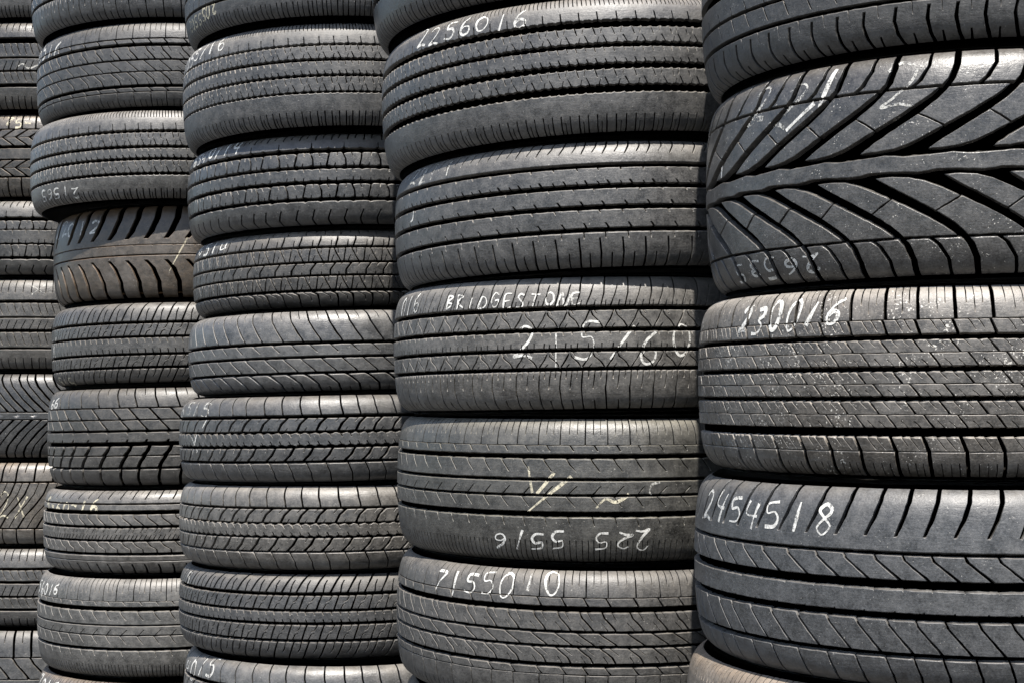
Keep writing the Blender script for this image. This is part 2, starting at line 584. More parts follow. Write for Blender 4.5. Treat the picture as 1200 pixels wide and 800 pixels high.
GLYPH = {
    '0': [[(.5, 1), (.15, .8), (.08, .4), (.3, .03), (.65, .05), (.92, .4), (.85, .82), (.5, 1), (.35, .95)]],
    '1': [[(.55, 1), (.52, .5), (.45, 0)]],
    '2': [[(.08, .8), (.35, 1), (.75, .9), (.72, .6), (.35, .25), (.05, .03), (.5, .1), (.95, .02)]],
    '3': [[(.1, .92), (.6, 1), (.75, .75), (.4, .55), (.8, .38), (.65, .08), (.1, .02)]],
    '4': [[(.15, 1), (.1, .5), (.85, .48)], [(.8, .95), (.65, .4), (.6, 0)]],
    '5': [[(.9, 1), (.25, .97), (.2, .6), (.65, .6), (.85, .3), (.6, .03), (.05, .06)]],
    '6': [[(.75, 1), (.3, .7), (.12, .3), (.35, .02), (.75, .1), (.8, .4), (.4, .48), (.15, .3)]],
    '7': [[(.05, .95), (.9, 1), (.55, .5), (.35, 0)]],
    '8': [[(.8, .85), (.5, 1), (.2, .8), (.5, .55), (.82, .3), (.5, .02), (.2, .22), (.45, .5), (.75, .7), (.8, .85)]],
    '9': [[(.85, .75), (.5, .55), (.15, .75), (.45, 1), (.82, .88), (.75, .4), (.5, 0)]],
    '/': [[(.85, 1), (.15, 0)]],
    '-': [[(.1, .5), (.9, .52)]],
    'X': [[(.05, .95), (.9, .05)], [(.9, 1), (.1, .0)]],
    'V': [[(.05, 1), (.45, .1), (.6, .1), (.95, 1)]],
    'B': [[(.15, 1), (.1, 0)], [(.15, 1), (.8, .85), (.2, .52), (.85, .3), (.1, 0)]],
    'R': [[(.15, 1), (.1, 0)], [(.15, 1), (.85, .8), (.2, .5), (.9, 0)]],
    'I': [[(.5, 1), (.48, 0)]],
    'D': [[(.15, 1), (.1, 0), (.7, .1), (.9, .5), (.6, .95), (.15, 1)]],
    'G': [[(.85, .85), (.4, 1), (.1, .5), (.4, .02), (.85, .2), (.85, .5), (.5, .45)]],
    'E': [[(.85, 1), (.15, .95), (.1, .02), (.85, .05)], [(.12, .5), (.7, .52)]],
    'K': [[(.15, 1), (.1, 0)], [(.85, 1), (.15, .5), (.9, 0)]],
    'S': [[(.85, .9), (.4, 1), (.2, .72), (.7, .4), (.7, .1), (.1, .04)]],
    'T': [[(.05, .95), (.95, 1)], [(.5, .97), (.45, 0)]],
    'O': [[(.5, 1), (.12, .7), (.15, .2), (.5, .02), (.88, .3), (.85, .8), (.5, 1)]],
    'N': [[(.1, 0), (.15, 1), (.8, .02), (.9, 1)]],
    'M': [[(.02, 0), (.15, 1), (.5, .35), (.85, 1), (.98, 0)]],
    '~': [[(.0, .3), (.3, .75), (.6, .45), (1, .8)]],
    '(': [[(.9, 1), (.3, .9), (.1, .4), (.3, .0)]],
    ' ': [],
}


def chalk(sh, ribs, cells, seed, text, th0, th1, f0, f1, height, stroke=3.2, flip=False, mat=None, slant=0.10, fill=0.72):
    """hand-written chalk on the raised rubber between two angles; f0, f1: axial fraction of its middle at both ends"""
    rng = random.Random(seed)
    x0, x1 = radians(th0) * sh.R, radians(th1) * sh.R
    k = len(text)
    cw = (x1 - x0) / k
    V, F = [], []
    lanes = 4
    seq = text[::-1] if flip else text

    def inside(x, y):
        th = (x / sh.R) % (2 * pi)
        for r, tab, y0, y1 in ribs:
            if not (y0 - 0.002 < y < y1 + 0.002):
                continue
            for sgn in (0, -2 * pi, 2 * pi):
                xx = th * sh.R + sgn * sh.R
                for start, pv, _ in tab:
                    if start - 2.2 * pv - 0.001 < xx < start + 3.2 * pv:
                        for P in r['flat'][pv]:
                            if pip(P, xx - start, y):
                                return True
        return False
    made = []
    for i, ch in enumerate(seq):
        V, F = [], []
        cx = x0 + (i + 0.5) * cw
        cy = sh.arc(f0 + (f1 - f0) * (i + 0.5) / k)
        jx, jy, js = rng.uniform(-.10, .10) * cw, rng.uniform(-.13, .13) * height, rng.uniform(.78, 1.18)
        rot = rng.uniform(-.22, .18)
        for st in GLYPH.get(ch, []):
            pts = []
            for gx, gy in st:
                px, py = (gx - .5) * cw * fill, (gy - .5) * height * js
                px += py * slant
                px, py = px * cos(rot) - py * sin(rot), px * sin(rot) + py * cos(rot)
                if flip:
                    px, py = -px, -py
                pts.append(np.array([cx + jx + px, cy + jy + py]))
            # smooth hand: Catmull through the points
            PP = [pts[0]] + pts + [pts[-1]]
            fine = []
            for q in range(1, len(PP) - 2):
                d = np.linalg.norm(PP[q + 1] - PP[q])
                m = max(2, int(d / 0.0016))
                for t in np.linspace(0, 1, m, endpoint=False):
                    a, b, c, e = PP[q - 1], PP[q], PP[q + 1], PP[q + 2]
                    fine.append(0.5 * (2 * b + (c - a) * t + (2 * a - 5 * b + 4 * c - e) * t * t + (3 * b - a - 3 * c + e) * t ** 3))
            fine.append(pts[-1])
            fine = np.array(fine)
            tg = np.gradient(fine, axis=0)
            tg /= np.maximum(np.linalg.norm(tg, axis=1, keepdims=True), 1e-9)
            nn = np.stack([-tg[:, 1], tg[:, 0]], -1)
            fine = fine + np.cumsum(np.array([[rng.gauss(0, .00010), rng.gauss(0, .00010)] for _ in fine]), axis=0) * 0.6
            wv = stroke * 0.0005 * (1 + 0.42 * np.sin(np.linspace(0, rng.uniform(2, 6), len(fine)) + rng.uniform(0, 6)))
            for j in range(len(fine) - 1):
                for q in range(lanes):
                    ua, ub = 2 * q / lanes - 1, 2 * (q + 1) / lanes - 1
                    quad = [fine[j] + nn[j] * wv[j] * ua, fine[j + 1] + nn[j + 1] * wv[j + 1] * ua,
                            fine[j + 1] + nn[j + 1] * wv[j + 1] * ub, fine[j] + nn[j] * wv[j] * ub]
                    c = sum(quad) / 4
                    if inside(c[0], c[1]):
                        b = len(V)
                        V += quad
                        F.append((b, b + 1, b + 2, b + 3))
        if len(F) > 6:
            V = np.array(V)
            VV, NN = sh.put(V[:, 0], V[:, 1], np.full(len(V), 0.0005), np.tile([0, 0, 1.0], (len(V), 1)))
            made.append(mesh_of('chalk_figure', VV, F, NN, mat or CHALK))
    return made


def build_tyre(key, lay, pitch, ribs, mat, floor_mat, label, marks=(), dep=5.5, group=''):
    X, Y, Z, W, R, tx, ty = lay
    sh = Shape(R, W)
    seed = sum(ord(c) * 31 ** i for i, c in enumerate(key))
    rng = random.Random(seed)
    nr = np.random.default_rng(seed)
    root = bpy.data.objects.new('tyre', None)
    root.empty_display_size = 0.1
    C.objects.link(root)
    root.location = (X - ty * W / 2, Y + tx * W / 2, Z - W / 2)
    root.rotation_euler = (tx, ty, 0)
    oval = rng.uniform(-0.006, 0.006)                 # no used casing stays quite round
    root.scale = (1 + oval, 1 - oval, 1)
    root['label'] = label
    root['category'] = 'tyre'
    root['group'] = group
    dep *= 0.001
    # ---- casing, sidewalls
    sS = sh.arc(SHO)
    s = np.concatenate([np.linspace(0, sS - 0.19 * W, 6), np.linspace(sS - 0.175 * W, sS, 11)])
    s = np.concatenate([-s[:0:-1], s])
    off = dep * np.clip((sS - np.abs(s)) / ((0.34 if key == '5c' else 0.18) * W), 0, 1) + 0.0010
    r, a, dr, da = sh.at(s)
    P = np.stack([r - off * da, a + off * dr], -1)
    liner = np.array([(R - 0.034, 0.40 * W), (R - 0.024, 0.30 * W), (R - 0.020, 0), (R - 0.024, -0.30 * W), (R - 0.034, -0.40 * W)])
    seg = 144 if key[0] in '54' else 108
    Vc, Fc, Nc = revolve(P[::-1], line_normals(P[::-1]) * -1, seg, W)
    Nc = Nc if np.dot(Nc[len(P) // 2], Vc[len(P) // 2] * [1, 1, 0]) > 0 else -Nc
    V2, F2, N2 = revolve(liner, -np.stack([np.ones(5), np.zeros(5)], -1), seg, W)
    me = mesh_of('casing', np.vstack([Vc, V2]), np.vstack([Fc, F2 + len(Vc)]), np.vstack([Nc, N2]), floor_mat)
    obj('casing', me, root)
    for sg in (1, -1):
        s = np.concatenate([np.linspace(sS, sS + 0.012, 4), np.linspace(sS + 0.017, sh.send, 16)])
        r, a, dr, da = sh.at(s)
        raise_ = np.where((s > sS + 0.004) & (s < sS + 0.014), 0.0008, -0.0010 * (s <= sS + 0.001))
        P = np.stack([r + raise_ * da, a - raise_ * dr], -1)
        inn = np.array([(R - 0.128, 0.400 * W), (R - 0.124, 0.385 * W), (R - 0.105, 0.415 * W), (R - 0.07, 0.455 * W), (R - 0.034, 0.40 * W)])
        P = np.vstack([P, inn])
        P[:, 1] *= sg
        N = line_normals(P) * sg
        if N[0, 1] * sg < 0:
            N = -N
        V, F, N = revolve(P, N, seg, W)
        if sg > 0:
            F = F[:, ::-1]
        obj('sidewall', mesh_of('sidewall', V, F, N, mat), root)
    # ---- pitch sequence round the tyre
    n = int(round(2 * pi * R / (pitch * 0.001)))
    cls = [rng.choice((0.89, 1.0, 1.0, 1.12)) for _ in range(n)]
    u = 2 * pi * R / sum(cls)
    vals = sorted(set(cls))
    start = np.concatenate([[0], np.cumsum(cls)[:-1]]) * u
    lo, hi = SECTOR[key[0]]
    levels = np.concatenate([-np.arange(0, 0.2, 0.013)[::-1], np.arange(0.013, 0.2, 0.013)])
    for q in (sh.arc(0.395), sh.arc(0.42), sh.arc(0.445), sh.arc(0.462)):
        levels = np.concatenate([levels, [q, -q]])
    far = key[0] in '12'
    rest_V, rest_N, rest_F, rest_k = [], [], [], 0
    table = []
    for r in ribs:
        r = dict(r)
        kw = {'5': 1.0, '4': 1.2, '3': 1.4, '2': 1.4, '1': 1.4}[key[0]]
        if r['bounds']:
            r['bounds'] = [(q[0], q[1] * kw) + tuple(q[2:]) for q in r['bounds']]
        r['slits'] = [(q, w_ * kw) for q, w_ in r['slits']]
        cont = not (r['bounds'] or r['polys'])
        d = (r['dep'] * 0.001 if r['dep'] else dep) + 0.0015
        cellm, simp, flat = {}, {}, {}
        for c in vals:
            p = c * u
            flat[p] = rib_polys(sh, r, p, rng, False, u)
            for simple, store, kk in ((False, cellm, 2), (True, simp, 1)):
                if simple is False and far:
                    kk = 1
                for variant in range(kk):
                    parts, b = [], 0
                    for Pl in rib_polys(sh, r, p, rng, simple, u):
                        Pl = [(x + (0 if cont and (abs(x) < 1e-7 or abs(x - p) < 1e-7) else rng.gauss(0, .00013)),
                               y + (0 if cont and (abs(x) < 1e-7 or abs(x - p) < 1e-7) else rng.gauss(0, .00013))) for x, y in Pl]
                        q = poly_mesh(Pl, p, cont, min(r['bev'] * (0.00095 if key[0] == '5' else 0.0012), 0.0018), d,
                                      0.016 if simple else (0.011 if far else 0.007), levels[::2] if simple else levels, simple, None if simple else nr)
                        if q is None:
                            continue
                        V, N, F = q
                        V[:, 2] += 0 if cont else rng.uniform(-0.0004, 0.0001)
                        parts.append((V, N, F + b))
                        b += len(V)
                    if not parts:
                        continue
                    V = np.vstack([q[0] for q in parts])
                    N = np.vstack([q[1] for q in parts])
                    F = np.vstack([q[2] for q in parts])
                    V3, N3 = sh.put(V[:, 0], V[:, 1], V[:, 2], N)
                    store.setdefault(p, []).append((V3, N3, F))
        r['flat'] = flat
        cells = []
        meshes = {}
        acc_V, acc_N, acc_F, k = [], [], [], 0
        for i in range(n):
            p = cls[i] * u
            x = start[i] + r['phase'] * u
            th = x / R
            deg = (math.degrees(th) + 180) % 360 - 180
            cells.append((x, p, deg))
            vis = lo <= deg + math.degrees(p / R / 2) <= hi
            near = lo - 25 <= deg <= hi + 60
            if vis and not cont and not r['one']:
                v = rng.randrange(len(cellm[p]))
                if (p, v) not in meshes:
                    V3, N3, F = cellm[p][v]
                    meshes[(p, v)] = mesh_of('tread_block', V3, F, N3, mat)
                o = obj('tread_block', meshes[(p, v)], root)
                o.rotation_euler = (0, 0, th)
                continue
            V3, N3, F = rng.choice(cellm[p]) if near else simp[p][0]
            cs, sn = cos(th), sin(th)
            M = np.array([[cs, -sn, 0], [sn, cs, 0], [0, 0, 1]])
            if cont or r['one']:
                acc_V.append(V3 @ M.T)
                acc_N.append(N3 @ M.T)
                acc_F.append(F + k)
                k += len(V3)
            else:
                rest_V.append(V3 @ M.T)
                rest_N.append(N3 @ M.T)
                rest_F.append(F + rest_k)
                rest_k += len(V3)
        if acc_V:
            obj('tread_rib', mesh_of('tread_rib', np.vstack(acc_V), np.vstack(acc_F), np.vstack(acc_N), mat), root)
        table.append((r, cells, sh.arc(r['a0']), sh.arc(r['a1'])))
    if rest_V:
        o = obj('tread_blocks', mesh_of('tread_blocks', np.vstack(rest_V), np.vstack(rest_F), np.vstack(rest_N), mat), root)
        o['kind'] = 'stuff'
    for j, mk in enumerate(marks):
        mk = dict(mk)
        for me in chalk(sh, table, None, seed + j * 7, mk.pop('text'), *mk.pop('at'), **mk):
            obj('chalk_figure', me, root)
    return root


# ------------------------------------------------------------------ tread patterns
def back(d, bow=0.0):     # lateral groove leaning like a backslash
    return [(0, d), (0.5, bow), (1, -d)]


def fwd(d, bow=0.0):
    return [(0, -d), (0.5, bow), (1, d)]


def B(gap, lat=None, u=0.0):
    return [(u, gap, lat)]


def fine_slits(us, v0, v1, w=0.9, du=0.0):
    return [([(u, v0), (u + du, v1)], w) for u in us]


SAW = [(0.02, 0.0), (0.20, 1.5), (0.27, 0.1), (0.52, 0.0), (0.70, 1.5), (0.77, 0.1)]
SAWD = [(u, -d) for u, d in SAW]


def p_scallop(f):
    # worn five-rib highway tread: scalloped rib edges, short slits
    ribs = [rib(f[0], SHO, z0=SAWD, bev=0.9,
                slits=fine_slits((.12, .37, .62, .87), 1, .52, 1.3, .05) + [([(.5, 0), (.46, .26)], 1.5)])]
    for i, (a, b) in enumerate(((f[2], f[1]), (f[4], f[3]), (f[6], f[5]))):
        if i == 1:
            s = [([(.24, 1), (.30, .74)], 1.6), ([(.74, 1), (.80, .80)], 1.4), ([(.38, 0), (.28, .30)], 1.5), ([(.88, 0), (.8, .24)], 1.4)]
        else:
            s = [([(.20, 1), (.34, .52)], 1.5), ([(.70, 1), (.62, .62)], 1.0), ([(.92, 0), (.74, .48)], 1.5), ([(.42, 0), (.50, .34)], 1.0)]
        ribs.append(rib(a, b, z0=SAWD, z1=SAW, slits=s, bev=0.8))
    ribs.append(rib(-SHO, f[7], z1=SAW, bev=0.9, slits=fine_slits((.25, .75), 0, .50, 1.8) + fine_slits((.48, .98), 0, .34, 1.0)))
    return ribs


def p_touring(f, lean=1):
    # T4c: smooth ribs with small notches
    L = lean
    return [
        rib(f[0], SHO, bev=1.2, slits=[([(.78, 1), (.70, .62), (.52, .34)], 1.9), ([(.30, 1), (.22, .62), (.06, .40)], 1.5)]),
        rib(f[2], f[1], slits=[([(.3, 1), (.34, .86)], 2.2), ([(.80, 0), (.70, .22)], 2.4), ([(.34, 0), (.28, .14)], 1.6)]),
        rib(f[4], f[3], slits=[([(.55, 0), (.45, .22)], 2.2), ([(.1, 1), (.12, .9)], 1.6)]),
        rib(f[6], f[5], slits=[([(.3, 1), (.36, .84)], 2.0), ([(.70, 0), (.58, .26)], 2.4)]),
        rib(-SHO, f[7], bev=1.2, slits=[([(.3, 0), (.34, .5), (.30, .86)], 2.6), ([(.8, 0), (.82, .48)], 1.6), ([(.55, 1), (.56, .86)], 1.4)]),
    ]


TRI = [(0.0, 1.6, [(0, 0), (.5, .22), (1, .37)]), (0.5, 1.6, [(0, .40), (.35, .26), (.7, .0), (1, -.07)])]


def p_triangle(f):
    # ribs cut by a zigzag into alternating triangles
    return [
        rib(f[0], SHO, B(1.7, [(0, -.16), (.35, -.02), (1, .06)]), bev=1.0,
            slits=[([(.40, 0), (.46, .30), (.54, .62)], 1.5), ([(.18, 0), (.16, .14)], 1.2), ([(.72, 0), (.72, .14)], 1.2)]),
        rib(f[2], f[1], TRI, slits=[([(.28, 0), (.30, .2)], 1.3), ([(.66, 1), (.70, .78)], 1.2)], bev=0.7),
        rib(f[4], f[3], slits=[([(.2, 1), (.22, .82)], 1.4), ([(.6, 1), (.62, .86)], 1.4), ([(.3, 0), (.32, .3)], 1.4), ([(.55, 0), (.56, .2)], 1.2),
                               ([(.85, 0), (.86, .3)], 1.4)], bev=0.8),
        rib(f[6], f[5], TRI, slits=[([(.28, 0), (.30, .2)], 1.3), ([(.66, 1), (.70, .78)], 1.2)], bev=0.7, phase=.05),
        rib(-SHO, f[7], B(1.7, [(0, .05), (.6, -.02), (1, .06)]), bev=1.0,
            slits=[([(.5, 1), (.48, .6)], 1.4), ([(.25, 1), (.25, .84)], 1.2), ([(.75, 1), (.75, .84)], 1.2), ([(.5, 0), (.5, .32)], 1.4)]),
    ]


def p_comfort(f):
    # T4e: ruled shoulder, bands with a leaning slit per pitch
    return [
        rib(f[0], SHO, B(1.3), slits=fine_slits((.36, .68), 1, .34, .9), bev=0.7),
        rib(f[2], f[1], slits=[([(.40, 1), (.55, .35)], 2.0)], bev=0.7),
        rib(f[4], f[3], slits=[([(.25, 1), (.40, .70), (.64, .34)], 1.8)], bev=0.9),
        rib(f[6], f[5], slits=[([(.35, 0), (.68, .62)], 1.7)], bev=0.7),
        rib(f[8], f[7], slits=[([(.25, 1), (.60, .34)], 1.6)], bev=0.8),
        rib(-SHO, f[9], slits=[([(.3, 1), (.40, .84)], 1.4)] + fine_slits((.12, .37, .62, .87), 0, .54, 1.0), bev=1.0),
    ]


def p_swept(f):
    # T4f: ruled shoulder, ribs cut into leaning blocks
    c = [(0, .30), (.3, .13), (.7, -.14), (1, -.24)]
    return [
        rib(f[0], SHO, B(1.3), slits=fine_slits((.36, .68), 1, .38, .9), bev=0.7),
        rib(f[2], f[1], B(2.0, back(.10)), bev=0.6),
        rib(f[4], f[3], B(1.9, c), slits=[([(.34, 1), (.34, .55)], .8), ([(.66, 0), (.66, .45)], .8)], bev=0.8),
        rib(f[6], f[5], B(1.5, back(.34)), slits=[([(.5, 0), (.5, .4)], .7)], bev=0.6),
        rib(f[8], f[7], B(1.9, [(0, .30), (.4, .16), (1, -.30)]), slits=[([(.34, 1), (.34, .55)], .8), ([(.66, 0), (.66, .45)], .8)], bev=0.8),
        rib(f[10], f[9], B(1.6, back(.12)), bev=0.6),
        rib(-SHO, f[11], B(1.3), slits=fine_slits((.36, .68), 0, .55, .9), bev=0.7),
    ]


def p_brick(f):
    # T3f, T3g: leaning blocks either side of a toothed rib
    tooth = [(.0, 0), (.10, 1.8), (.22, 1.8), (.27, 0), (.5, 0), (.60, 1.8), (.72, 1.8), (.77, 0)]
    return [
        rib(f[0], SHO, B(2.0, [(0, .0), (.4, -.12), (1, -.16)]), bev=1.2),
        rib(f[2], f[1], B(3.0, [(0, -.26), (.55, -.08), (1, .22)]), slits=[([(.4, 0), (.42, .24)], .9), ([(.6, 1), (.62, .72)], .9)], bev=1.0),
        rib(f[4], f[3], z0=[(u, -d) for u, d in tooth], z1=tooth, slits=[([(.36, 1), (.45, .70)], 1.4), ([(.86, 1), (.95, .7)], 1.4),
                                                                       ([(.40, 0), (.31, .3)], 1.4), ([(.9, 0), (.81, .3)], 1.4)], bev=0.8),
        rib(f[6], f[5], B(3.0, [(0, -.24), (.45, .06), (1, .26)]), slits=[([(.4, 0), (.42, .24)], .9), ([(.6, 1), (.62, .72)], .9)], bev=1.0, phase=.3),
        rib(-SHO, f[7], B(1.6, [(0, .16), (.6, .12), (1, -.1)]), bev=1.2, phase=.3),
    ]


def p_diag(f, d=.34):
    # T3h, T2e: blocks between leaning slots, hooked slits
    hook = [([(.62, 1), (.56, .66), (.40, .55)], 1.4), ([(.38, 0), (.44, .34), (.60, .45)], 1.4)]
    return [
        rib(f[0], SHO, B(2.6, fwd(d)), slits=[([(.58, 0), (.44, .34), (.42, .56)], 1.8)], bev=0.9),
        rib(f[2], f[1], B(2.2, fwd(.14)), slits=hook, bev=0.8),
        rib(f[4], f[3], slits=[([(.2, 1), (.26, .72)], 1.6), ([(.7, 1), (.76, .72)], 1.4), ([(.3, 0), (.24, .28)], 1.6), ([(.8, 0), (.74, .28)], 1.4)], bev=0.8),
        rib(f[6], f[5], B(2.2, fwd(.14)), slits=hook, bev=0.8, phase=.15),
        rib(-SHO, f[7], B(2.2, fwd(.26)), slits=[([(.5, 1), (.56, .70), (.5, .52)], 1.6)], bev=0.9, phase=.15),
    ]


def p_hex(f):
    # T3c: rounded blocks, alternately wide at the top and at the foot
    zz = [(.01, -1.3), (.10, .7), (.40, .9), (.49, -1.3), (.58, .5), (.92, .5)]
    zd = [(u, -d) for u, d in zz]
    hx = [(0, 2.2, [(0, -.05), (.5, .0), (1, .035)]), (.5, 2.2, [(0, .035), (.5, .03), (1, -.045)])]
    sl = [([(.25, 1), (.25, .80)], 1.3), ([(.25, 0), (.25, .18)], 1.3), ([(.75, 1), (.76, .74)], 1.3), ([(.75, 0), (.74, .2)], 1.3)]
    return [
        rib(f[0], SHO, z0=zd, slits=[([(.16, 1), (.10, .45)], 2.0), ([(.38, 1), (.32, .55)], 1.8), ([(.66, 1), (.60, .45)], 2.0), ([(.90, 1), (.84, .55)], 1.8),
                                     ([(.49, 0), (.49, .3)], 1.4)], bev=1.0),
        rib(f[2], f[1], hx, z0=zd, z1=zz, slits=sl, bev=1.2),
        rib(f[4], f[3], z0=[(u, d * .8) for u, d in zd], z1=[(u, d * .8) for u, d in zz],
            slits=[([(.24, 1), (.25, .78)], 1.4), ([(.24, 0), (.25, .22)], 1.4), ([(.74, 1), (.75, .78)], 1.4), ([(.74, 0), (.75, .26)], 1.4),
                   ([(.97, 0), (.97, .26)], 1.4)], bev=1.0),
        rib(f[6], f[5], hx, z0=zd, z1=zz, slits=sl, bev=1.2, phase=.25),
        rib(-SHO, f[7], z1=zz, slits=[([(.28, 0), (.20, .34), (.30, .70)], 2.2), ([(.78, 0), (.70, .34), (.80, .70)], 2.2)], bev=1.0, phase=.25),
    ]


def p_mixed(f):
    # T3d: triangles, upright centre blocks, scalloped lower shoulder
    tri = [(0.0, 1.7, [(0, 0), (1, .12)]), (0.5, 1.5, [(0, .26), (.5, .06), (1, -.10)])]
    return [
        rib(f[0], SHO, slits=[([(.5, 0), (.62, .30), (.64, .48)], 2.2), ([(.2, 0), (.24, .26)], 1.3), ([(.82, 1), (.84, .58)], 1.1), ([(.36, 1), (.36, .7)], 1.0)], bev=0.9),
        rib(f[2], f[1], tri, slits=[([(.22, 0), (.3, .45)], 1.1), ([(.74, 1), (.62, .55)], 1.1)], bev=0.8),
        rib(f[4], f[3], B(2.3, [(0, -.10), (.4, -.08), (1, .20)]), slits=[([(.45, 1), (.45, .8)], 1.2), ([(.55, 0), (.55, .2)], 1.2)], bev=0.9, phase=.2),
        rib(f[6], f[5], tri, slits=[([(.22, 0), (.3, .45)], 1.1), ([(.74, 1), (.62, .55)], 1.1)], bev=0.8, phase=.4),
        rib(-SHO, f[7], B(2.2, [(0, .10), (.6, .12), (.88, .06), (1, -.22)]), slits=[([(.5, 1), (.62, .8), (.62, .55)], 1.2)], bev=1.1, phase=.4),
    ]


def p_wing():
    # T5b: leaf-shaped blocks swept back from a wavy centre rib
    lat_all = [(.052, 0), (.10, .32), (.135, .57), (.19, .95), (.25, 1.33), (.30, 1.58), (.345, 1.75), (.40, 1.84), (SHO, 1.87)]

    def cut(a, b):
        xs = [q[0] for q in lat_all]
        ys = [q[1] for q in lat_all]
        pts = [a] + [x for x in xs if a < x < b] + [b]
        return [((x - a) / (b - a), float(np.interp(x, xs, ys))) for x in pts]
    a0, a1, a2 = .056, .312, .324
    li, lo_ = cut(a0, a1), cut(a2, SHO)
    inner = rib(a0, a1, polys=[[(.22, .0), (.46, .0), (.66, .03), (.78, .10), (.82, .22), (.835, .36), (.15, .58), (.165, .40), (.195, .15)],
                               [(.15, .595), (.835, .375), (.875, .70), (.91, 1.0), (.075, 1.0), (.115, .80)]], lat=li, bev=0.9)
    outer = rib(a2, SHO, [(0, 7.6, lo_), (0.47, 4.2, [(v, d + .16 * v * (1.6 - v)) for v, d in lo_])], bev=1.3)
    wave_u = [(0.0, 0.2), (.35, 1.4), (.60, 2.6), (.74, 1.6), (.86, 0.2)]
    ctr = rib(-.033, .027, z1=wave_u, z0=[((u + .5) % 1, -d) for u, d in wave_u][3:] + [((u + .5) % 1, -d) for u, d in wave_u][:3], bev=1.2)
    ctr['z0'] = sorted(ctr['z0'])
    return [ctr, inner, outer, mirror(inner, .24), mirror(outer, .24)]


def p_slot():
    # T5d
    return [
        rib(.180, SHO, slits=[([(.86, 1), (.80, .74), (.62, .48), (.34, .215)], 5.2)], bev=1.3),
        rib(.047, .160, B(2.9, [(0, .44), (.80, -.30), (1, -.36)]), bev=0.8),
        rib(-.110, -.003, slits=[([(.3, 0), (.31, .05)], 2.0), ([(.6, 1), (.61, .96)], 1.6)], bev=1.0),
        rib(-.300, -.150, B(3.0, [(0, .40), (.82, -.30), (1, -.38)]), bev=0.8, phase=.4),
        rib(-SHO, -.331, B(2.7, [(0, .10), (.5, .04), (1, -.16)]), bev=0.9, phase=.1),
    ]


def p_step():
    # T5c: rows of small stepped blocks
    def row(a, b, ph, k):
        s = [([(.36, 1), (.40, .42)], 1.1), ([(.70, 1), (.74, .5)], 1.1)] if k else [([(.32, 0), (.28, .55)], 1.1), ([(.66, 0), (.62, .5)], 1.1)]
        return rib(a, b, B(2.2 if k else 2.0, back(.13)), slits=s, bev=0.8, phase=ph)
    out = [rib(.307, SHO, B(4.2, [(0, .02), (1, -.02)]), slits=fine_slits((.3, .74), 1, .40, 1.1) + fine_slits((.52,), 1, .16, .8), bev=1.1),
           rib(.236, .304, B(3.4, back(.07)), slits=[([(.42, 1), (.50, .2)], 1.2), ([(.68, 1), (.76, .2)], 1.2)], bev=0.9)]
    for a0, am, a1, ph in ((.079, .142, .205, 0), (-.070, -.012, .048, .35), (-.226, -.164, -.098, .7)):
        out += [row(am + .003, a1, ph, 1), row(a0, am, ph + .46, 0)]
    out += [rib(-.345, -.276, B(4.6, [(0, .06), (1, -.10)]), slits=[([(.36, 1), (.48, .12)], 1.2), ([(.62, 1), (.74, .12)], 1.2)], bev=1.0, phase=.2),
            rib(-SHO, -.348, B(4.8, [(0, .12), (1, .06)]), slits=fine_slits((.3, .55, .78), 0, .62, 1.1), bev=1.1, phase=.2)]
    return out


def p_lug():
    # T5a: slotted lower shoulder under slit ribs
    sl = rib(-SHO, -.285, slits=[([(.55, 0), (.40, .30), (.32, .60), (.40, .90)], 4.6), ([(.90, 0), (.85, .30)], 3.0),
                                 ([(.84, 1), (.86, .74)], 1.0)], bev=1.2)
    r2 = rib(-.262, -.165, slits=[([(.22, 1), (.42, .22)], 2.4)], bev=0.8)
    r3 = rib(-.145, -.03, slits=[([(.30, 0), (.20, .40)], 1.8)], bev=0.8)
    return sym(sl, r2, r3)


def p_vee(slw, p_up, p_lo):
    return [
        rib(.066, SHO, slits=[([(.82, 1), (.74, .62), (.44, .30), (.17, .14)], slw)], bev=1.2),
        rib(-.034, .060, slits=[([(.5, 1), (.52, .92)], 1.0)], bev=0.9),
        rib(-SHO, -.046, slits=[([(.82, 0), (.80, .42), (.52, .72), (.18, .90)], slw * .75)], bev=1.2),
    ]


def p_bigblock(f):
    # T2f
    return [
        rib(f[0], SHO, B(2.4, [(0, .20), (.5, .02), (1, -.06)]), slits=[([(.5, 1), (.52, .55)], 1.4)], bev=1.1),
        rib(f[2], f[1], B(2.8, back(.24)), bev=0.9),
        rib(f[4], f[3], B(2.8, back(.22)), bev=0.9, phase=.48),
        rib(f[6], f[5], slits=[([(.3, 1), (.36, .80)], 2.2), ([(.30, 0), (.36, .26)], 4.0)], bev=0.9, phase=.3),
        rib(f[8], f[7], B(6.0, fwd(.14, .05)), bev=1.0, phase=.62),
        rib(f[10], f[9], B(5.8, fwd(.15, -.03)), bev=1.0, phase=.36),
        rib(-SHO, f[11], B(4.8, [(0, .05), (.6, .04), (1, .10)]), bev=1.2, phase=.12),
    ]


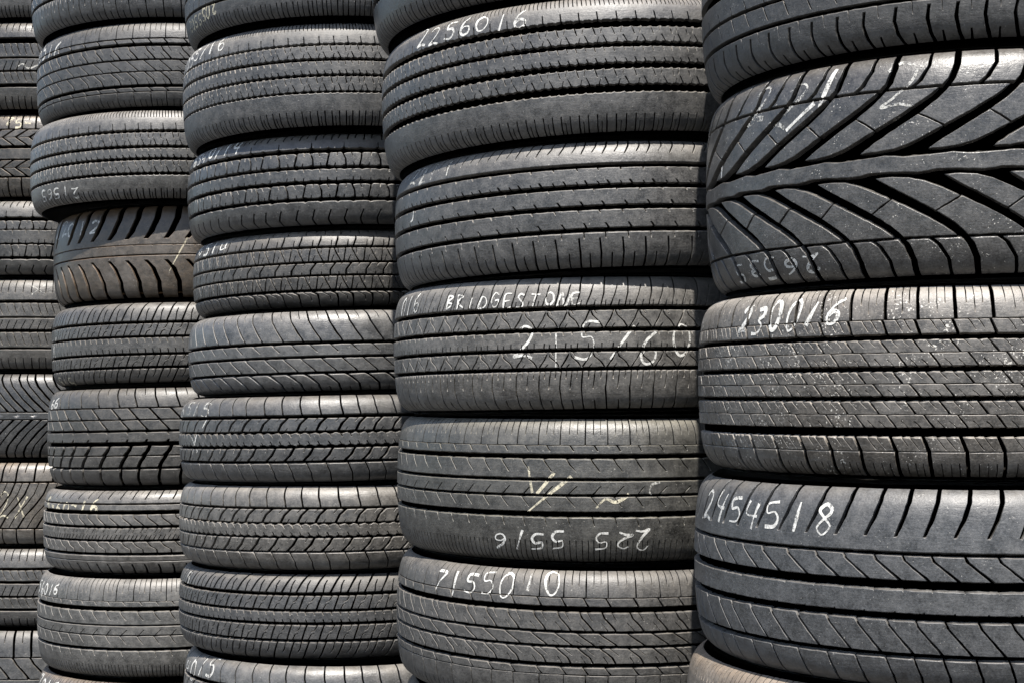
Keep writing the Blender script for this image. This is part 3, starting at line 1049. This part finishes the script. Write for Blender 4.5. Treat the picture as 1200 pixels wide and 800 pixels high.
def p_chevron(f):
    # T2g
    hook = [(0, .42), (.5, -.10), (.75, -.34), (1, -.36)]
    return [
        rib(f[0], SHO, slits=[([(.75, 1), (.62, .55), (.44, .22)], 2.2), ([(.26, 1), (.14, .6)], 1.2)], bev=0.9),
        rib(f[2], f[1], bev=0.7),
        rib(f[4], f[3], B(1.7, hook), bev=0.7),
        rib(f[6], f[5], slits=[([(.10, 0), (.30, .42)], 1.4), ([(.43, 0), (.63, .42)], 1.4), ([(.76, 0), (.96, .42)], 1.4),
                               ([(.36, 1), (.16, .58)], 1.4), ([(.70, 1), (.50, .58)], 1.4)], bev=0.6),
        rib(f[8], f[7], B(1.7, [(0, .36), (.3, .30), (.6, -.1), (1, -.40)]), bev=0.7),
        rib(f[10], f[9], bev=0.8),
        rib(-SHO, f[11], slits=[([(.5, 0), (.52, .5), (.40, .84)], 3.2)], bev=1.1),
    ]


def p_sport(f):
    # T3e: curved lugs, three grooves
    lug = [(0, .86), (.25, .56), (.55, .24), (1, 0)]
    return [
        rib(f[0], SHO, B(2.0, lug), slits=[([(.5, 1), (.5, .62)], 1.0)], bev=1.0),
        rib(f[2], f[1], slits=[([(.18, 1), (.56, .34)], 1.9)], bev=0.9, phase=.1),
        rib(f[4], f[3], B(1.5, back(.36)), bev=0.8, phase=.2),
        rib(-SHO, f[5], B(2.6, [(0, .46), (.55, .34), (.85, -.02), (1, -.28)]), slits=[([(.5, 0), (.5, .4)], 1.0)], bev=1.1, phase=.3),
    ]


def p_slash(f, w=1.8):
    # far tyres: ribs with leaning slits
    out = [rib(f[0], SHO, slits=fine_slits((.25, .75), 1, .30, w, -.05), bev=0.9)]
    for i in range(1, len(f) - 1, 2):
        if (i // 2) % 2 == 0:
            s = [([(.12, 1), (.40, .15)], w), ([(.62, 1), (.90, .15)], w)]
        else:
            s = [([(.14, 0), (.40, .80)], w), ([(.64, 0), (.90, .80)], w)]
        out.append(rib(f[i + 1], f[i], slits=s, bev=0.8))
    out.append(rib(-SHO, f[-1], slits=fine_slits((.25, .75), 0, .62, w), bev=1.0))
    return out


def p_herring():
    r1 = rib(.200, .286, B(2.6, fwd(.42)), bev=0.8)
    r2 = rib(.105, .196, B(2.6, back(.42)), bev=0.8)
    return [rib(.300, SHO, B(3.0), slits=fine_slits((.5,), 1, .5, 1.2), bev=1.0), r1, r2, rib(-.050, .068, bev=0.9),
            rib(-.150, -.068, B(2.6, fwd(.42)), bev=0.8), rib(-.246, -.154, B(2.6, back(.42)), bev=0.8),
            rib(-SHO, -.268, B(3.0), slits=fine_slits((.5,), 0, .5, 1.2), bev=1.0)]


def p_arrow(pt=1):
    up = [(0, 1.5), (.30, .80), (.62, .20), (.80, .03), (1, 0)]
    a = rib(.048, SHO, [(0, 3.6, up), (.5, 2.2, up)], bev=1.0)
    return [a, rib(-.036, .036, bev=0.9), mirror(a, .3)]


def p_swirl():
    up = [(0, 0), (.4, .10), (.75, .5), (1, 1.1)]
    lat = [(0, -1.0), (.25, -.60), (.5, .02), (.75, .52), (1, .80)]
    return [rib(.262, SHO, B(3.2, fwd(.06)), slits=[([(.5, 1), (.46, .4)], 1.6)], bev=1.1),
            rib(-.277, .240, [(0, 2.8, lat), (.5, 1.6, lat)], bev=0.8),
            rib(-SHO, -.296, B(2.6), bev=1.1)]


def p_curl():
    up = [(0, .95), (.35, .62), (.7, .22), (1, 0)]
    return [rib(.235, SHO, B(4.2, [(0, .05), (1, 0)]), slits=[([(.5, 1), (.5, .5)], 1.6)], bev=1.2),
            rib(.030, .225, [(0, 3.6, up)], bev=1.0), rib(-.030, .020, bev=0.8),
            rib(-SHO, -.045, [(0, 3.4, [(0, 0), (.4, .2), (1, .9)])], bev=1.0)]


def p_plainish(gap=1.6, s=None):
    a = rib(.262, SHO, slits=fine_slits((.2, .5, .8), 1, .40, gap), bev=1.0)
    b = rib(.095, .235, slits=[([(.3, 1), (.4, .5)], 1.4), ([(.7, 0), (.6, .4)], 1.4)], bev=0.8)
    return [a, b, rib(-.065, .070, slits=[([(.3, 1), (.3, .8)], 1.4), ([(.7, 0), (.7, .2)], 1.4)], bev=0.8), mirror(b, .3), mirror(a, .3)]


# ------------------------------------------------------------------ the tyres
ST = {'5': 'the right-hand stack, nearest the camera', '4': 'the second stack from the right', '3': 'the middle stack of five',
      '2': 'the second stack from the left', '1': 'the stack at the left picture edge'}
GROUP = {'5': 'tyres of the right-hand stack', '4': 'tyres of the second stack from the right', '3': 'tyres of the middle stack',
         '2': 'tyres of the second stack from the left', '1': 'tyres of the leftmost stack'}
BROWN = (0.23, 0.175, 0.125)
PALE = (0.26, 0.235, 0.205)
BLUE = (1.0, 1.0, 1.0)
WARM = (1.10, 1.0, 0.88)

F_SC4 = (.295, .234, .133, .092, -.009, -.060, -.162, -.222)
F_SC3 = (.270, .242, .132, .097, -.015, -.048, -.171, -.198)
F_SC2 = (.253, .213, .085, .045, -.046, -.086, -.203, -.243)


def mk(text, at, height, **k):
    return dict(text=text, at=at, height=height * 0.001, **k)


T = {}
# key: pitch mm, ribs, rubber settings, chalk, label words
T['5a'] = (36, p_lug(), dict(tone=.028, dust=.30), [],
           'tyre with curved slots round its lower shoulder, cut off by the top edge, right-hand stack')
T['5b'] = (71, p_wing(), dict(tone=.036, tint=(1.02, 1, .98), dust=.25, rough=.38, specks=.35, stain=.15), [
    mk('1', (-79, -74, .10, .10), 34, stroke=5), mk('2', (-65, -57, .33, .33), 40, stroke=5, mat=CHALK_FAINT, slant=.5),
    mk('2', (-56, -48, .33, .33), 50, stroke=4.0, slant=.6, mat=CHALK_FAINT),
    mk('1', (-46, -38, .37, .37), 46, stroke=4.6, slant=.5),
    mk('2', (-33, -22, .37, .34), 60, stroke=5, mat=CHALK_FAINT),
    mk('/', (-52, -45, .24, .24), 34, stroke=6.5, slant=.7),
    mk('26535', (-74, -44, -.400, -.395), 24, stroke=3.2, flip=True)],
    'wide tyre with leaf-shaped blocks swept back from a wavy centre rib, right-hand stack')
T['5c'] = (41, p_step(), dict(tone=.032, tint=WARM, dust=.75, dustcol=(.28, .25, .215), specks=.85, stain=.6, rough=.46), [
    mk('230016', (-66, -37, .335, .375), 36, stroke=4.2, fill=.66, slant=.25)],
    'dusty tyre with rows of small stepped blocks, chalked shoulder, right-hand stack')
T['5d'] = (36.5, p_slot(), dict(tone=.033, tint=BLUE, dust=.28, stain=.3), [
    mk('2454518', (-82, -38, .318, .325), 36, stroke=3.4)],
    'tyre chalked 2454518 with slanted shoulder slots and a broad smooth centre rib')
T['5e'] = (30, p_plainish(1.2), dict(tone=.036, dust=.75, dustcol=BROWN, stain=.6, tint=WARM), [],
           'brown dusty tyre peeping out at the bottom edge under the tyre chalked 2454518')
T['5f'] = (34, p_plainish(1.6), dict(tone=.03, dust=.5), [], 'tyre at the very foot of the right-hand stack, standing on the ground')
T['4a'] = (30, p_scallop(F_SC4), dict(tone=.028, dust=.35), [],
           'topmost tyre of the second stack from the right, only its lower rim showing')
T['4b'] = (27, p_scallop(F_SC4), dict(tone=.032, dust=.55, tint=BLUE, stain=.35), [
    mk('2256016', (-54, -18, .375, .352), 28, stroke=2.8)],
    'tyre chalked 2256016 with scalloped ribs, leaning, second from top of its stack')
T['4c'] = (34, p_touring((.296, .259, .139, .100, -.018, -.057, -.188, -.225)), dict(tone=.034, dust=.50, dustcol=PALE, stain=.35), [
    mk('2211', (-66, -44, .375, .375), 26, stroke=4, mat=CHALK_FAINT), mk('(', (-64, -61, .08, .08), 22, stroke=2.4, flip=True)],
    'tyre with five smooth ribs and small notches, directly below the tyre chalked 2256016')
T['4d'] = (36, p_triangle((.262, .224, .106, .071, -.039, -.070, -.174, -.205)), dict(tone=.034, dust=.50, dustcol=PALE, stain=.4, specks=.1), [
    mk('016', (-72, -58, .34, .34), 28, stroke=2.6), mk('BRIDGESTONE', (-46, -5, .32, .30), 20, stroke=2.2),
    mk('215/60', (-25, 24, -.02, -.02), 56, stroke=2.8, fill=.66)],
    'tyre with zigzag triangle ribs and a row of chalk letters above large chalk numbers')
T['4e'] = (34, p_comfort((.301, .298, .244, .209, .087, .062, -.020, -.040, -.135, -.177)),
           dict(tone=.036, dust=.45, dustcol=(.21, .19, .15), stain=.55, tint=(1.03, 1.0, .90)), [
    mk('225 5516', (-32, 12, -.335, -.325), 28, stroke=2.8, flip=True),
    mk('V', (-23, -12, .04, .04), 42, stroke=3.4, mat=CHALK_YELLOW), mk('/', (-20, -9, -.03, -.03), 46, stroke=4, mat=CHALK_YELLOW, slant=.8),
    mk('~', (-4, 8, -.075, -.085), 20, stroke=4, mat=CHALK_YELLOW), mk('(', (10, 15, .02, .02), 24, stroke=3, mat=CHALK_FAINT)],
    'tyre with ruled shoulder and flat bands chalked 9155 522 near its lower edge')
T['4f'] = (36, p_swept((.298, .292, .237, .192, .068, .046, -.033, -.056, -.159, -.192, -.240, -.246)),
           dict(tone=.036, dust=.42, stain=.3), [
    mk('7155010', (-53, -12, .335, .385), 32, stroke=3.4)],
    'tyre chalked 7155010 on its ruled shoulder with leaning curved cuts across the ribs')
T['4g'] = (32, p_plainish(1.4), dict(tone=.03, dust=.5), [],
           'tyre mostly below the bottom edge under the one chalked 7155010, second stack from the right')
T['4h'] = (32, p_plainish(1.4), dict(tone=.03, dust=.5), [], 'tyre at the very foot of the second stack from the right, on the ground')
T['3a'] = (30, p_plainish(1.4), dict(tone=.028, dust=.4), [
    mk('2055502', (-68, -44, -.36, -.30), 24, stroke=3.2, flip=True, mat=CHALK_YELLOW)],
    'topmost tyre of the middle stack, chalked upside down on its lower shoulder')
T['3b'] = (27, p_scallop(F_SC3), dict(tone=.036, dust=.65, dustcol=PALE, stain=.45), [
    mk('2055/16', (-74, -38, .30, .40), 28, stroke=3.6)],
    'pale dusty tyre with scalloped ribs chalked 2055/16, second from top of the middle stack')
T['3c'] = (60, p_hex((.311, .258, .126, .087, -.027, -.072, -.204, -.248)), dict(tone=.034, dust=.5, dustcol=PALE, stain=.4), [
    mk('6540/14', (-66, -33, .375, .40), 24, stroke=3.2)],
    'tyre with two rows of rounded blocks, third from top of the middle stack')
T['3d'] = (33, p_mixed((.273, .242, .085, .054, -.080, -.108, -.258, -.298)), dict(tone=.033, dust=.5, dustcol=(.24, .21, .175), stain=.35), [
    mk('6514', (-66, -41, .38, .34), 24, stroke=3.0)],
    'tyre with triangle ribs beside upright centre blocks, fourth from top, middle stack')
T['3e'] = (39, p_sport((.112, .069, -.057, -.093, -.244, -.280)), dict(tone=.036, dust=.5, dustcol=PALE, stain=.35), [],
           'unmarked tyre with long curved shoulder lugs and three grooves, halfway up the middle stack')
T['3f'] = (36, p_brick((.266, .225, .091, .055, -.060, -.104, -.235, -.268)), dict(tone=.034, dust=.45, tint=BLUE, stain=.3), [
    mk('X', (-57, -50, -.04, -.06), 36, stroke=2.2), mk('6515', (-72, -43, .33, .36), 28, stroke=3.0, mat=CHALK_FAINT), mk('/', (-49, -44, .18, .18), 24, stroke=1.8)],
    'tyre of leaning blocks round a toothed centre rib marked with a chalk cross')
T['3g'] = (36, p_brick((.245, .218, .075, .045, -.072, -.108, -.248, -.272)), dict(tone=.035, dust=.50, dustcol=PALE, stain=.35), [],
           'tyre of leaning blocks round a toothed centre rib without chalk, below its marked twin')
T['3h'] = (31, p_diag((.284, .242, .099, .064, -.046, -.085, -.239, -.277)), dict(tone=.031, dust=.42, tint=BLUE, stain=.2), [
    mk('15', (-70, -58, .36, .34), 26, stroke=3, mat=CHALK_FAINT)],
    'tyre with slanted shoulder slots and hooked slits, second lowest in the middle stack')
T['3i'] = (36, p_brick((.266, .225, .091, .055, -.060, -.104, -.235, -.268)), dict(tone=.034, dust=.5, stain=.4), [
    mk('4015', (-72, -44, .30, .38), 34, stroke=3.6)],
    'tyre chalked 4015 at the bottom edge of the picture, middle stack')
T['3j'] = (34, p_plainish(1.4), dict(tone=.03, dust=.5), [], 'tyre at the very foot of the middle stack, standing on the ground')
T['2a'] = (34, p_triangle((.262, .224, .106, .071, -.039, -.070, -.174, -.205)), dict(tone=.028, dust=.35), [],
           'topmost tyre of the second stack from the left, only its lower rim showing')
T['2b'] = (38, p_swept((.280, .266, .221, .179, .040, .019, -.095, -.110, -.245, -.284, -.32, -.33)), dict(tone=.032, dust=.42, tint=BLUE, stain=.25), [
    mk('50516', (-72, -41, .34, .27), 32, stroke=3.8)],
    'tyre with curved cuts chalked 516, second from top of the second stack from the left')
T['2c'] = (29, p_scallop(F_SC2), dict(tone=.034, dust=.55, dustcol=PALE, stain=.4), [
    mk('21565', (-54, -27, -.335, -.365), 26, stroke=3.0, flip=True)],
    'scalloped-rib tyre with upside-down chalk along its lower shoulder, second stack from the left')
T['2d'] = (44, p_vee(10.0, 0, 0), dict(tone=.025, dust=.50, dustcol=(.19, .115, .065), tint=(1.24, .98, .72), stain=.55), [
    mk('22012', (-64, -27, .31, .27), 34, stroke=3.6), mk('/', (4, 10, .0, -.02), 90, stroke=2.4, mat=CHALK_YELLOW, slant=.2)],
    'brown stained tyre with slots swept to both sides of a smooth centre rib')
T['2e'] = (33, p_diag((.254, .216, .080, .048, -.123, -.158, -.281, -.316), .30), dict(tone=.028, dust=.38, tint=BLUE, stain=.2), [
    mk('X', (-68, -56, .0, .0), 62, stroke=3.4), mk('515', (-62, -44, -.42, -.43), 20, stroke=2.6, flip=True, mat=CHALK_YELLOW)],
    'dark tyre of hooked-slit blocks with a chalk cross at its left end')
T['2f'] = (46, p_bigblock((.288, .275, .172, .159, .068, .042, -.048, -.094, -.177, -.190, -.293, -.319)), dict(tone=.028, dust=.35, tint=BLUE, stain=.15), [
    mk('66', (-64, -51, .345, .345), 24, stroke=3.4)],
    'tyre of large four-sided blocks with deep wide cuts in its lower half')
T['2g'] = (31, p_chevron((.335, .315, .256, .204, .082, .046, -.076, -.106, -.228, -.267, -.322, -.33)), dict(tone=.033, dust=.5, dustcol=PALE, stain=.4, tint=WARM), [
    mk('5-60-16', (-62, -22, .27, .305), 28, stroke=4.6, mat=CHALK_YELLOW)],
    'tyre with fine leaning cuts chalked 5-60-16 in cream')
T['2h'] = (35, p_comfort((.266, .262, .216, .168, .044, .026, -.054, -.067, -.178, -.213)), dict(tone=.036, dust=.5, dustcol=PALE, stain=.5, tint=(1.03, 1, .93)), [
    mk('56016', (-68, -43, .33, .35), 28, stroke=3.8)],
    'tyre with flat bands chalked 56016, second lowest in the second stack from the left')
T['2i'] = (34, p_plainish(1.4), dict(tone=.032, dust=.55, dustcol=BROWN, stain=.4), [
    mk('7016', (-70, -44, .34, .38), 30, stroke=4.2)],
    'lowest tyre of the second stack from the left, only its chalked rim showing')
T['1a'] = (32, p_plainish(1.6), dict(tone=.028, dust=.4), [], 'topmost tyre at the left edge, only its lower rim in the picture')
T['1b'] = (36, p_slash((.294, .224, .079, .056, -.066, -.089, -.211, -.254)), dict(tone=.030, dust=.45, tint=BLUE), [
    mk('~', (-6, 8, -.05, .0), 30, stroke=3, mat=CHALK_FAINT)],
    'tyre with alternately leaning slits and faint chalk, second from top, left edge')
T['1c'] = (34, p_herring(), dict(tone=.036, dust=.6, dustcol=BROWN, tint=WARM, stain=.6), [
    mk('75-', (-9, 5, .37, .37), 26, stroke=5, mat=CHALK_YELLOW)],
    'brownish tyre with two herringbone rows, third from top at the left edge')
T['1d'] = (62, p_hex((.262, .206, .103, .086, -.075, -.102, -.246, -.291)), dict(tone=.034, dust=.5, dustcol=PALE, stain=.4), [],
           'tyre with a band of rounded scallops, fourth from top at the left edge')
T['1e'] = (36, p_slash((.253, .216, .077, .055, -.058, -.095, -.248, -.273), 1.5), dict(tone=.034, dust=.5, stain=.4), [
    mk('X', (3, 13, .37, .36), 30, stroke=3, mat=CHALK_FAINT)],
    'tyre with slit ribs and pale scuffs on its shoulder, midway up the left edge')
T['1f'] = (46, p_arrow(), dict(tone=.028, dust=.3, tint=BLUE), [],
           'tyre with arrow-shaped grooves pointing right from a narrow centre rib, left edge')
T['1g'] = (40, p_swirl(), dict(tone=.034, dust=.5, dustcol=BROWN, stain=.5, tint=WARM), [
    mk('2X', (-8, 6, -.02, -.02), 60, stroke=4, mat=CHALK_YELLOW)],
    'brownish tyre with curving S-shaped cuts and cream chalk, left edge')
T['1h'] = (38, p_slash((.252, .216, .092, .052, -.090, -.120, -.247, -.285)), dict(tone=.034, dust=.45, stain=.4), [],
           'tyre with two rows of leaning slits, second lowest at the left edge')
T['1i'] = (42, p_curl(), dict(tone=.030, dust=.4), [], 'lowest tyre at the left edge, with curved lugs under its shoulder')

DEEP = {'2f': 7.0, '5b': 7.0, '5c': 7.0, '5d': 6.0, '3h': 5.5, '2e': 5.0}
vary = random.Random(11)
for i, (key, (pitch, ribs, rub, marks, label)) in enumerate(T.items()):
    rub = dict(rub)
    w = vary.uniform(-.5, 1.0)                       # how brown this one has gone
    rub['tone'] = rub.get('tone', .03) * vary.uniform(.64, 1.22)
    rub['tint'] = tuple(a * b for a, b in zip(rub.get('tint', (1, 1, 1)), (1 + .07 * w, 1.0, 1 - .10 * w)))
    rub['rough'] = rub.get('rough', .42) + vary.uniform(-.07, .10)
    rub['stain'] = min(.9, rub.get('stain', .3) * vary.uniform(.8, 1.7))
    m = rubber('rubber_%02d' % i, i + 1, **rub)
    rub.update(tone=rub['tone'] * 1.2, rough=.7, dust=min(.9, rub['dust'] + .25), stain=.6)  # groove floor dirt, coloured paler to lift the shade inside the grooves
    fm = rubber('groove_dirt_lift_%02d' % i, i + 60, **rub)
    build_tyre(key, LAYOUT[key], pitch, ribs, m, fm, label, marks, dep=DEEP.get(key, 5.0), group=GROUP[key[0]])
